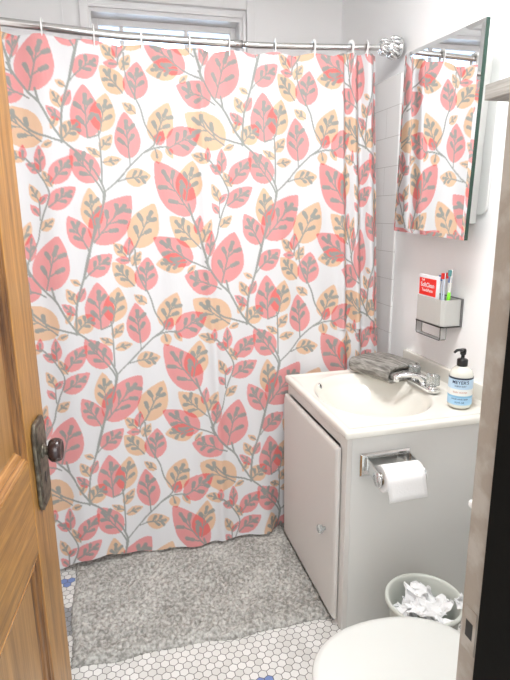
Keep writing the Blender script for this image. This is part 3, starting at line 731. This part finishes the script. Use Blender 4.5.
# ------------------------------------------------------------------ folded towel
towel_m = bpy.data.materials.new('grey ribbed terry'); towel_m.use_nodes = True; nt = towel_m.node_tree; p = nt.nodes['Principled BSDF']
tc = nt.nodes.new('ShaderNodeTexCoord'); mp = nt.nodes.new('ShaderNodeMapping'); mp.inputs['Scale'].default_value = (70, 9, 70); nt.links.new(tc.outputs['Object'], mp.inputs[0])
n1 = nt.nodes.new('ShaderNodeTexNoise'); n1.inputs['Scale'].default_value = 1.4; n1.inputs['Detail'].default_value = 5; n1.inputs['Distortion'].default_value = .5; nt.links.new(mp.outputs[0], n1.inputs[0])
r = nt.nodes.new('ShaderNodeValToRGB'); e = r.color_ramp.elements; e[0].position = .36; e[0].color = (.15, .142, .128, 1); e[1].position = .62; e[1].color = (.38, .365, .335, 1)
nt.links.new(n1.outputs[0], r.inputs[0]); nt.links.new(r.outputs[0], p.inputs['Base Color']); p.inputs['Roughness'].default_value = .95; p.inputs['Specular IOR Level'].default_value = .1
b = nt.nodes.new('ShaderNodeBump'); b.inputs['Strength'].default_value = .7; b.inputs['Distance'].default_value = .004; nt.links.new(n1.outputs[0], b.inputs['Height']); nt.links.new(b.outputs[0], p.inputs['Normal'])
def towel_profile():
    """outline of a cloth folded in half twice: closed polygon in (x, z)"""
    th = .0125; cl = []
    Wd = .098
    # centre line spiral: bottom layer, round the left fold, top layer, and an inner fold
    cl += [(Wd, .0075), (0, .0075), (-Wd+.03, .0078)]
    for a in np.linspace(-90, -270, 11): cl.append((-Wd+.03+.026*math.cos(R(a)), .0335+.0258*math.sin(R(a))))
    cl += [(0, .0600), (Wd-.018, .0588)]
    for a in np.linspace(90, -90, 8): cl.append((Wd-.016+.011*math.cos(R(a)), .0475+.0110*math.sin(R(a))))
    cl += [(0, .0360), (-Wd+.045, .0350)]
    for a in np.linspace(90, 270, 6): cl.append((-Wd+.040+.0065*math.cos(R(a)), .0280+.0065*math.sin(R(a))))
    cl += [(0, .0215), (Wd-.012, .0215)]
    return cl, th
cl, th = towel_profile(); bm = bmesh.new(); L_, NYT = len(cl), 40
fine = []
for i in range(len(cl)-1):
    n_ = max(1, int(math.hypot(cl[i+1][0]-cl[i][0], cl[i+1][1]-cl[i][1])/.006))
    for k in range(n_): t = k/n_; fine.append((cl[i][0]*(1-t)+cl[i+1][0]*t, cl[i][1]*(1-t)+cl[i+1][1]*t))
fine.append(cl[-1])
rows = []
for j in range(NYT+1):
    y = -.115+.23*j/NYT; ra, rb = [], []
    for i, (x, z) in enumerate(fine):
        a_, b_ = fine[max(i-1, 0)], fine[min(i+1, len(fine)-1)]; tx, tz = b_[0]-a_[0], b_[1]-a_[1]; l_ = math.hypot(tx, tz); nx_, nz_ = -tz/l_, tx/l_
        h_ = th/2*(.93+.12*noise.noise(Vector((x*60, y*60, z*50))))
        sag = -.006*(abs(y)/.115)**3*(z/.06)+.003*noise.noise(Vector((x*18, y*14, 0)))*(z/.06)
        wx = .004*noise.noise(Vector((z*30, y*20, 5)))
        ra.append(bm.verts.new((x+nx_*h_+wx, y+.004*noise.noise(Vector((x*15, z*30, 2))), max(.0008, z+nz_*h_+sag)))); rb.append(bm.verts.new((x-nx_*h_+wx, y+.004*noise.noise(Vector((x*15, z*30, 2))), max(.0008, z-nz_*h_+sag))))
    rows.append(ra+rb[::-1])
for a, b_ in zip(rows, rows[1:]):
    n_ = len(a)
    for k in range(n_): bm.faces.new((a[k], a[(k+1) % n_], b_[(k+1) % n_], b_[k]))
for rw in (rows[0], rows[-1]):
    n_ = len(fine)
    for k in range(n_-1): bm.faces.new((rw[k], rw[k+1], rw[2*n_-2-k], rw[2*n_-1-k]))
o = new_obj('folded_towel', bm, towel_m, smooth=True); o.location = (1.100, 2.030, TZ+.0045); o.rotation_euler = (0, 0, R(18)); o.scale = (1, 1, 1.12)
tag(o, 'folded dark grey terry towel on the far corner of the sink top', 'towel')

# ------------------------------------------------------------------ toilet paper holder and roll
tp = thing('toilet_paper_holder', (.84, CY0, .65), 'chrome toilet paper holder screwed to the near side of the sink cabinet', 'toilet paper holder')
yb = CY0-.0005
bm = bmesh.new(); x0, x1, z0, z1 = .746, .932, .606, .690
fr = [(yb, 0), (yb-.004, 0), (yb-.010, .006), (yb-.010, .013), (yb-.003, .020)]
rows = [[bm.verts.new((a, y_, b_)) for a, b_ in ((x0+d, z0+d), (x1-d, z0+d), (x1-d, z1-d), (x0+d, z1-d))] for y_, d in fr]
for a, b_ in zip(rows, rows[1:]):
    for k in range(4): bm.faces.new((a[k], a[(k+1) % 4], b_[(k+1) % 4], b_[k]))
bm.faces.new(rows[0]); bm.faces.new(rows[-1]); rel(new_obj('back_plate', bm, chrome, bev=.001), tp)
RCX, RCY, RCZ, RR = .845, 1.420, .640, .043
for x in (.766, .926):
    bm = bmesh.new(); poly = [(yb-.009, .680), (yb-.009, .640), (RCY-.006, RCZ-.022), (RCY-.022, RCZ-.008), (RCY-.018, RCZ+.014), (RCY, RCZ+.024)]
    prism(bm, [(a, b_) for a, b_ in poly], x-.0025, x+.0025, 'YZ'); arm = rel(new_obj('arm', bm, chrome, bev=.001), tp)
    bm = bmesh.new(); s = -1 if x < .84 else 1
    lathe(bm, [(.0245, x-.0035), (.0265, x-.001), (.0265, x+.001), (.0245, x+.0035)], 32, (0, RCY, RCZ), 'X'); rel(new_obj('end_disc', bm, chrome, smooth=True), tp)
bm = bmesh.new(); lathe(bm, [(.0120, .770), (.0120, .922)], 20, (0, RCY, RCZ+.0066), 'X'); rel(new_obj('roller', bm, chrome, smooth=True), tp)
tr_ = thing('toilet_paper_roll', (RCX, RCY, RCZ), 'white toilet paper roll on the chrome holder with its end hanging', 'toilet paper')
rx0, rx1 = .777, .912
bm = bmesh.new(); n = 48
prof = [(.0205, rx0+.001), (RR-.001, rx0), (RR, rx0+.001), (RR, rx1-.001), (RR-.001, rx1), (.0205, rx1-.001), (.0205, rx0+.001)]
lathe(bm, prof, n, (0, RCY, RCZ), 'X', cap=False); rel(new_obj('roll', bm, paper, smooth=False), tr_)
card = M('brown cardboard', (.42, .31, .21), .8)
bm = bmesh.new(); lathe(bm, [(.0203, rx0), (.0203, rx1), (.0188, rx1), (.0188, rx0), (.0203, rx0)], 32, (0, RCY, RCZ), 'X', cap=False); rel(new_obj('cardboard_core', bm, card, smooth=True), tr_)
bm = bmesh.new(); path_ = [(RCY+(RR+.0012)*math.cos(a), RCZ+(RR+.0012)*math.sin(a)) for a in np.linspace(R(75), R(180), 14)]+[(RCY-RR-.002+.001*math.sin(k), RCZ-.011*k) for k in range(1, 6)]+[(RCY-RR+.001, RCZ-.066)]
rows = []
for i, (y, z) in enumerate(path_):
    row = []
    for o_ in (0, .0011):
        for k in range(9):
            x = rx0+(rx1-rx0)*k/8+.012*max(0, (RCZ-z)/.066); row.append(bm.verts.new((x, y-o_ if z < RCZ else y-o_*.5, z+(o_ if z >= RCZ else 0)+(.004*(k/8) if i == len(path_)-1 else 0))))
    rows.append(row)
for a, b_ in zip(rows, rows[1:]):
    for k in range(8):
        bm.faces.new((a[k], a[k+1], b_[k+1], b_[k])); bm.faces.new((a[9+k], b_[9+k], b_[10+k], a[10+k]))
    bm.faces.new((a[0], b_[0], b_[9], a[9])); bm.faces.new((a[8], a[17], b_[17], b_[8]))
a = rows[-1]; 
for k in range(8): bm.faces.new((a[k], a[k+1], a[10+k], a[9+k]))
rel(new_obj('loose_sheet', bm, paper, smooth=True), tr_)

# ------------------------------------------------------------------ mirror cabinet
TILT = R(2.3)
mc = thing('medicine_cabinet', (1.279, 1.868, 1.726), 'frameless mirror cabinet hanging slightly tilted on the white wall above the sink', 'mirror cabinet', rot=(TILT, 0, 0))
white_metal = M('white enamelled metal', (.78, .78, .76), .3)
def rrect(y0, y1, z0, z1, r_, n=7):
    out = []
    for cy, cz, a0 in ((y1-r_, z1-r_, 0), (y0+r_, z1-r_, 90), (y0+r_, z0+r_, 180), (y1-r_, z0+r_, 270)):
        for a in np.linspace(a0, a0+90, n): out.append((cy+r_*math.cos(R(a)), cz+r_*math.sin(R(a))))
    return out
bm = bmesh.new(); prism(bm, rrect(-.212, .225, -.260, .34, .03), -.010, -.0005, 'YZ'); new_obj('flange', bm, white_metal, mc, bev=.003)
bm = bmesh.new(); box(bm, -.094, -.010, -.165, .225, -.292, .312); new_obj('box_body', bm, white_metal, mc, bev=.003)
bm = bmesh.new()
W2, H2, bv = .245, .343, .016
rows = [[bm.verts.new((x, y_, z_)) for y_, z_ in ((-W2+d, -H2+d), (W2-d, -H2+d), (W2-d, H2-d), (-W2+d, H2-d))] for x, d in ((-.109, 0), (-.1115, bv))]
for k in range(4): bm.faces.new((rows[0][k], rows[0][(k+1) % 4], rows[1][(k+1) % 4], rows[1][k]))
bm.faces.new(rows[1]); bm.faces.new(rows[0][::-1]); mg = new_obj('mirror', bm, mirror_glass, mc)
bm = B(-.1088, -.0945, -W2, W2, -H2, H2); o = new_obj('mirror_back', bm, mirror_edge, mc)

# ------------------------------------------------------------------ toothbrush holder on the wall
hold = thing('toothbrush_holder', (1.279, 1.86, 1.04), 'grey plastic wall caddy with a hanging bar below the mirror cabinet', 'toothbrush holder')
hx0, hx1, hy0, hy1, hz0, hz1 = 1.192, 1.272, 1.766, 1.956, 1.040, 1.142
bm = bmesh.new(); t = .004
outer = [(hx1, hy0), (hx0+.012, hy0), (hx0, hy0+.012), (hx0, hy1-.012), (hx0+.012, hy1), (hx1, hy1)]
inner = [(hx1-t, hy0+t), (hx0+.013, hy0+t), (hx0+t, hy0+.013), (hx0+t, hy1-.013), (hx0+.013, hy1-t), (hx1-t, hy1-t)]
A0 = [bm.verts.new((x, y, hz0)) for x, y in outer]; A1 = [bm.verts.new((x, y, hz1)) for x, y in outer]; I1 = [bm.verts.new((x, y, hz1)) for x, y in inner]; I0 = [bm.verts.new((x, y, hz0+t)) for x, y in inner]
for k in range(6):
    k2 = (k+1) % 6
    bm.faces.new((A0[k], A0[k2], A1[k2], A1[k])); bm.faces.new((A1[k], A1[k2], I1[k2], I1[k])); bm.faces.new((I1[k], I1[k2], I0[k2], I0[k]))
bm.faces.new(A0); bm.faces.new(I0)
rel(new_obj('cup', bm, grey_plastic, bev=.0015), hold)
dg = M('dark grey plastic', (.16, .16, .16), .4)
rel(new_obj('wall_plate', B(1.272, 1.2792, hy0-.006, hy1+.006, hz0-.006, hz1+.004), dg, bev=.002), hold)
bm = bmesh.new(); prism(bm, [(hx1, hy0-.002), (hx0+.011, hy0-.002), (hx0-.002, hy0+.011), (hx0-.002, hy1-.011), (hx0+.011, hy1+.002), (hx1, hy1+.002)], hz0-.005, hz0-.0003, 'XY')
rel(new_obj('bottom_rim', bm, black_plastic), hold)
U = [(hy1-.008, hz0-.005), (hy1-.008, hz0-.050), (hy1-.014, hz0-.056), (hy0+.016, hz0-.056), (hy0+.010, hz0-.050), (hy0+.010, hz0-.005)]
bm = bmesh.new()
for k in range(5):
    (ya, za), (yb_, zb_) = U[k], U[k+1]; q = [bm.verts.new((x, y, z)) for x in (hx0+.004, hx0+.030) for y, z in ((ya, za), (yb_, zb_))]; bm.faces.new((q[0], q[1], q[3], q[2]))
bmesh.ops.remove_doubles(bm, verts=bm.verts, dist=.0001); bm.verts.ensure_lookup_table()
o = rel(new_obj('hanging_bar', bm, frost), hold); so = o.modifiers.new('thickness', 'SOLIDIFY'); so.thickness = .0025; so.offset = 0
for x in (hx0+.004, hx0+.030):
    bm = bmesh.new(); tube(bm, [(x, y, z) for y, z in U], .0017, 6); e_ = rel(new_obj('bar_edge', bm, black_plastic, smooth=True), hold)

red = M('bright red carton print', (.80, .018, .010), .3); carton = M('white carton', (.84, .84, .86), .35)
bx = thing('toothpaste_box', (1.207, 1.891, hz0+.005), 'red and white toothpaste carton standing in the grey wall caddy', 'carton', rot=(0, R(0), R(0)))
bm = B(-.007, .009, -.064, .058, .0, .180); new_obj('carton', bm, carton, bx, bev=.001)
new_obj('printed_panel', B(-.0076, -.0071, -.062, .056, .100, .168), red, bx)
def flat(cy, cz):
    return lambda x, y, z: Vector((-.0080-z*.4, cy-x, cz+y))
for s_, size, cy, cz in (('Soft', .012, .028, .160), ('SoftClean', .0245, -.003, .141), ('ToothPaste', .0165, -.003, .120)):
    text_mesh('carton_lettering', s_, size, carton, bx, flat(cy, cz))
# toothbrushes
def brush(name, loc, lean, cols_, lab, h=.172, wide=.0055):
    t_ = thing(name, loc, lab, 'toothbrush', 'toothbrushes in the grey wall caddy', rot=lean)
    bm = bmesh.new(); tube(bm, [(0, 0, .0), (0, 0, .03), (.001, 0, h*.45), (0, 0, h*.7), (0, 0, h)], wide, 10, rs=[(wide*.8, wide*.6), (wide, wide*.8), (wide*.75, wide*.6), (wide*.45, wide*.45), (wide*.8, wide*.4)])
    new_obj('handle', bm, cols_[0], t_, smooth=True)
    bm = bmesh.new(); box(bm, -.013, -.002, -.0045, .0045, h-.024, h-.001); new_obj('bristles', bm, cols_[1], t_, bev=.001)
    if len(cols_) > 2:
        bm = bmesh.new(); tube(bm, [(0, 0, .07), (0, 0, .105), (0, 0, .128)], wide*1.15, 10, rs=[wide*1.2, wide*1.25, wide*.9]); new_obj('grip', bm, cols_[2], t_, smooth=True)
    return t_
blue_w = M('pale blue white plastic', (.70, .78, .88), .3); blue_d = M('blue bristles', (.12, .22, .42), .6); green = M('lime green grip', (.20, .72, .03), .35); teal = M('teal bristles', (.10, .30, .30), .6); redp = M('red plastic', (.75, .03, .02), .35)
brush('toothbrush', (1.234, 1.838, hz0+.006), (R(-2), 0, 0), (blue_w, blue_d), 'white toothbrush with blue bristles right against the red carton', .185)
brush('toothbrush', (1.252, 1.824, hz0+.006), (R(-1), R(0), 0), (white_plastic, redp), 'white toothbrush with red bristles, left one of the middle pair', .195, .0065)
brush('toothbrush', (1.230, 1.822, hz0+.006), (0, R(0), 0), (blue_w, redp), 'pale blue toothbrush with red bristles, right one of the middle pair', .195, .0065)
brush('toothbrush', (1.240, 1.805, hz0+.006), (R(5), 0, 0), (white_plastic, blue_d), 'white toothbrush with dark bristles just left of the green one', .185)
brush('toothbrush', (1.225, 1.790, hz0+.006), (R(8), R(-2), 0), (white_plastic, teal, green), 'white toothbrush with a lime green grip leaning to the right', .215, .006)

# ------------------------------------------------------------------ shelf above the toilet
sh = thing('wall_shelf', (XR-.0005, 1.0, 1.75), 'weathered grey wooden shelf high on the right wall', 'shelf')
rel(new_obj('board', B(.957, XR-.0008, .62, 1.30, 1.752, 1.790), shelf_wood, bev=.0015), sh)
for y in (.75, 1.17):
    bm = bmesh.new(); tube(bm, [(XR-.004, y, 1.60), (XR-.004, y, 1.748), (1.06, y, 1.748)], .005, 8, rs=[.005]*3); rel(new_obj('bracket', bm, near_black, smooth=True), sh)

# ------------------------------------------------------------------ toilet
to = thing('toilet', (.62, .93, 0), 'white toilet with its lid closed, in the lower right corner', 'toilet')
TCX, TCY = .60, .93
def oval(a, b_, n=56, squ=2.2, cx=0, cy=0, back=None):
    out = []
    for k in range(n):
        t = 2*math.pi*k/n; c_, s_ = math.cos(t), math.sin(t)
        x = a*math.copysign(abs(c_)**(2/squ), c_); y = b_*math.copysign(abs(s_)**(2/squ), s_)
        if back is not None: x = min(x, back)
        out.append((cx+x, cy+y))
    return out
def loft(levels, m_, name, parent, smooth=True, bev=0):
    bm = bmesh.new(); rings = [[bm.verts.new((x, y, z)) for x, y in poly] for poly, z in levels]
    for a, b2 in zip(rings, rings[1:]):
        n = len(a)
        for k in range(n): bm.faces.new((a[k], a[(k+1) % n], b2[(k+1) % n], b2[k]))
    bm.faces.new(rings[0]); bm.faces.new(rings[-1]); return rel(new_obj(name, bm, m_, smooth=smooth, bev=bev), parent)
O_ = lambda a, b_, cx=TCX, back=None: oval(a, b_, cx=cx, cy=TCY, back=back)
loft([(O_(.140, .100, .70), 0), (O_(.135, .095, .70), .02), (O_(.125, .085, .70), .10), (O_(.150, .10, .67), .20), (O_(.200, .150, .62), .29), (O_(.222, .176, .605), .345), (O_(.224, .178, .605), .372), (O_(.215, .170, .605), .378)], porcelain, 'bowl', to)
loft([(O_(.214, .172, TCX), .380), (O_(.220, .178, TCX), .384), (O_(.220, .178, TCX), .392), (O_(.214, .172, TCX), .395)], seat_plastic, 'seat', to)
loft([(O_(.216, .176, TCX), .3965), (O_(.223, .183, TCX), .400), (O_(.2235, .1835, TCX), .405), (O_(.219, .179, TCX), .4105), (O_(.205, .166, TCX), .4125), (O_(.17, .137, TCX), .4145), (O_(.09, .07, TCX), .4155)], seat_plastic, 'lid', to)
for y in (-.08, .08): rel(new_obj('hinge', B(.815, .85, TCY+y-.018, TCY+y+.018, .380, .408), seat_plastic, bev=.006), to)
bm = bmesh.new(); box(bm, .80, .96, TCY-.10, TCY+.10, .20, .379); rel(new_obj('tank_shelf', bm, porcelain, bev=.02, seg=4), to)
bm = bmesh.new(); box(bm, .965, 1.15, TCY-.205, TCY+.250, .36, .639); rel(new_obj('tank', bm, porcelain, bev=.02, seg=4), to)
bm = bmesh.new(); box(bm, .936, 1.165, TCY-.225, TCY+.272, .640, .667); rel(new_obj('tank_lid', bm, porcelain, bev=.010, seg=3), to)
bm = bmesh.new(); box(bm, 1.151, 1.2795, TCY-.05, TCY+.05, .40, .60); rel(new_obj('wall_bracket', bm, porcelain, bev=.01), to)

# ------------------------------------------------------------------ waste bin with crumpled tissues
BX, BY, BR, BH = .876, 1.283, .118, .280
bn = thing('waste_bin', (BX, BY, 0), 'round pale green-grey waste bin full of tissues between toilet and cabinet', 'waste bin')
bm = bmesh.new(); lathe(bm, [(.086, .0005), (.090, .003), (.108, .255), (BR-.001, .266), (BR+.004, .270), (BR+.005, .279), (BR+.001, .284), (BR-.006, .282), (BR-.008, .276), (.104, .25), (.086, .008), (.001, .006)], 56)
new_obj('bucket', bm, bin_plastic, bn, smooth=True)
def crumple(seed, r_, flat_=.6, n=3):
    """a sheet of tissue scrunched up: a folded grid with sharp creases"""
    rg = random.Random(seed); bm = bmesh.new(); N = 26; grid = []
    planes = [(Vector((rg.uniform(-1, 1), rg.uniform(-1, 1), 0)).normalized(), rg.uniform(-.5, .5), rg.uniform(.5, 1.5)*rg.choice((-1, 1))) for _ in range(9)]
    for i in range(N):
        for j in range(N):
            u, v = 2*i/(N-1)-1, 2*j/(N-1)-1; p_ = Vector((u, v, 0)); z = 0
            for nn, d, s in planes: z += abs(p_.dot(nn)-d)*s*.32
            p_.z = z
            f_ = noise.noise_vector(Vector((u*1.7+seed, v*1.7, seed)))*.55+noise.noise_vector(Vector((u*4+seed, v*4, 3)))*.14
            p_ = Vector((p_.x*.78, p_.y*.78, p_.z*.6))+f_
            grid.append(p_)
    c_ = sum(grid, Vector())/len(grid); mx = max((g_-c_).length for g_ in grid)
    vs = [bm.verts.new(((g_-c_).x*r_/mx*1.15, (g_-c_).y*r_/mx*1.15, (g_-c_).z*r_/mx*flat_*1.3)) for g_ in grid]
    for i in range(N-1):
        for j in range(N-1):
            a, b2, c2, d2 = vs[i*N+j], vs[(i+1)*N+j], vs[(i+1)*N+j+1], vs[i*N+j+1]
            bm.faces.new((a, b2, c2)); bm.faces.new((a, c2, d2))
    return bm
labs = [('large crumpled tissue at the back left inside the bin', -.045, .035, .226, .070), ('flat crumpled tissue at the back inside the bin', .020, .050, .238, .070), ('crumpled tissue in the middle of the heap in the bin', .000, -.005, .244, .068),
        ('crumpled tissue leaning on the right inside of the bin', .055, .005, .236, .058), ('crumpled tissue at the front inside the bin', .015, -.050, .232, .066), ('crumpled tissue at the front left inside the bin', -.050, -.030, .222, .060)]
for k, (lb_, dx, dy, z, r_) in enumerate(labs):
    o = new_obj('crumpled_tissue', crumple(11+k*7, r_, .55), tissue); o.location = (BX+dx, BY+dy, z); o.rotation_euler = (.3*math.sin(k), .3*math.cos(2*k), k*1.1)
    bpy.context.view_layer.update(); mw = o.matrix_basis.copy(); mi_ = mw.inverted()
    for v in o.data.vertices:   # the tissue gives way to the wall of the bin
        q = mw @ v.co; dx_, dy_ = q.x-BX, q.y-BY; r0 = math.hypot(dx_, dy_); lim = .097-.04*max(0, .24-q.z)
        if r0 > lim: s_ = (lim-.010*(1-math.exp(-(r0-lim)/.02)))/r0; q.x, q.y, q.z = BX+dx_*s_, BY+dy_*s_, q.z+(r0-lim)*.4
        v.co = mi_ @ q
    so = o.modifiers.new('thickness', 'SOLIDIFY'); so.thickness = .0012
    tag(o, 'white '+lb_, 'tissue', 'crumpled tissues in the waste bin')
o = new_obj('crumpled_tissue', crumple(91, .030, .6), tissue); o.location = (BX+.098, BY-.055, .288); o.rotation_euler = (.6, -.4, .3)
so = o.modifiers.new('thickness', 'SOLIDIFY'); so.thickness = .0012
tag(o, 'small white crumpled tissue draped over the right rim of the bin', 'tissue', 'crumpled tissues in the waste bin')

# ------------------------------------------------------------------ ceiling lamp (above the picture)
cl_ = thing('ceiling_lamp', (.78, 1.38, ZC), 'round white glass ceiling lamp above the toilet and sink', 'ceiling lamp')
bm = bmesh.new(); lathe(bm, [(.10, -.0005), (.10, -.03), (.09, -.035)], 32); new_obj('lamp_base', bm, chrome, cl_, smooth=True)
opal = M('opal lamp glass', (.9, .9, .88), .4); opal.node_tree.nodes['Principled BSDF'].inputs['Emission Color'].default_value = (1, .97, .92, 1); opal.node_tree.nodes['Principled BSDF'].inputs['Emission Strength'].default_value = 2.5
bm = bmesh.new(); lathe(bm, [(.088, -.036), (.15, -.06), (.16, -.09), (.13, -.12), (.06, -.135), (.001, -.138)], 40); new_obj('lamp_shade', bm, opal, cl_, smooth=True)
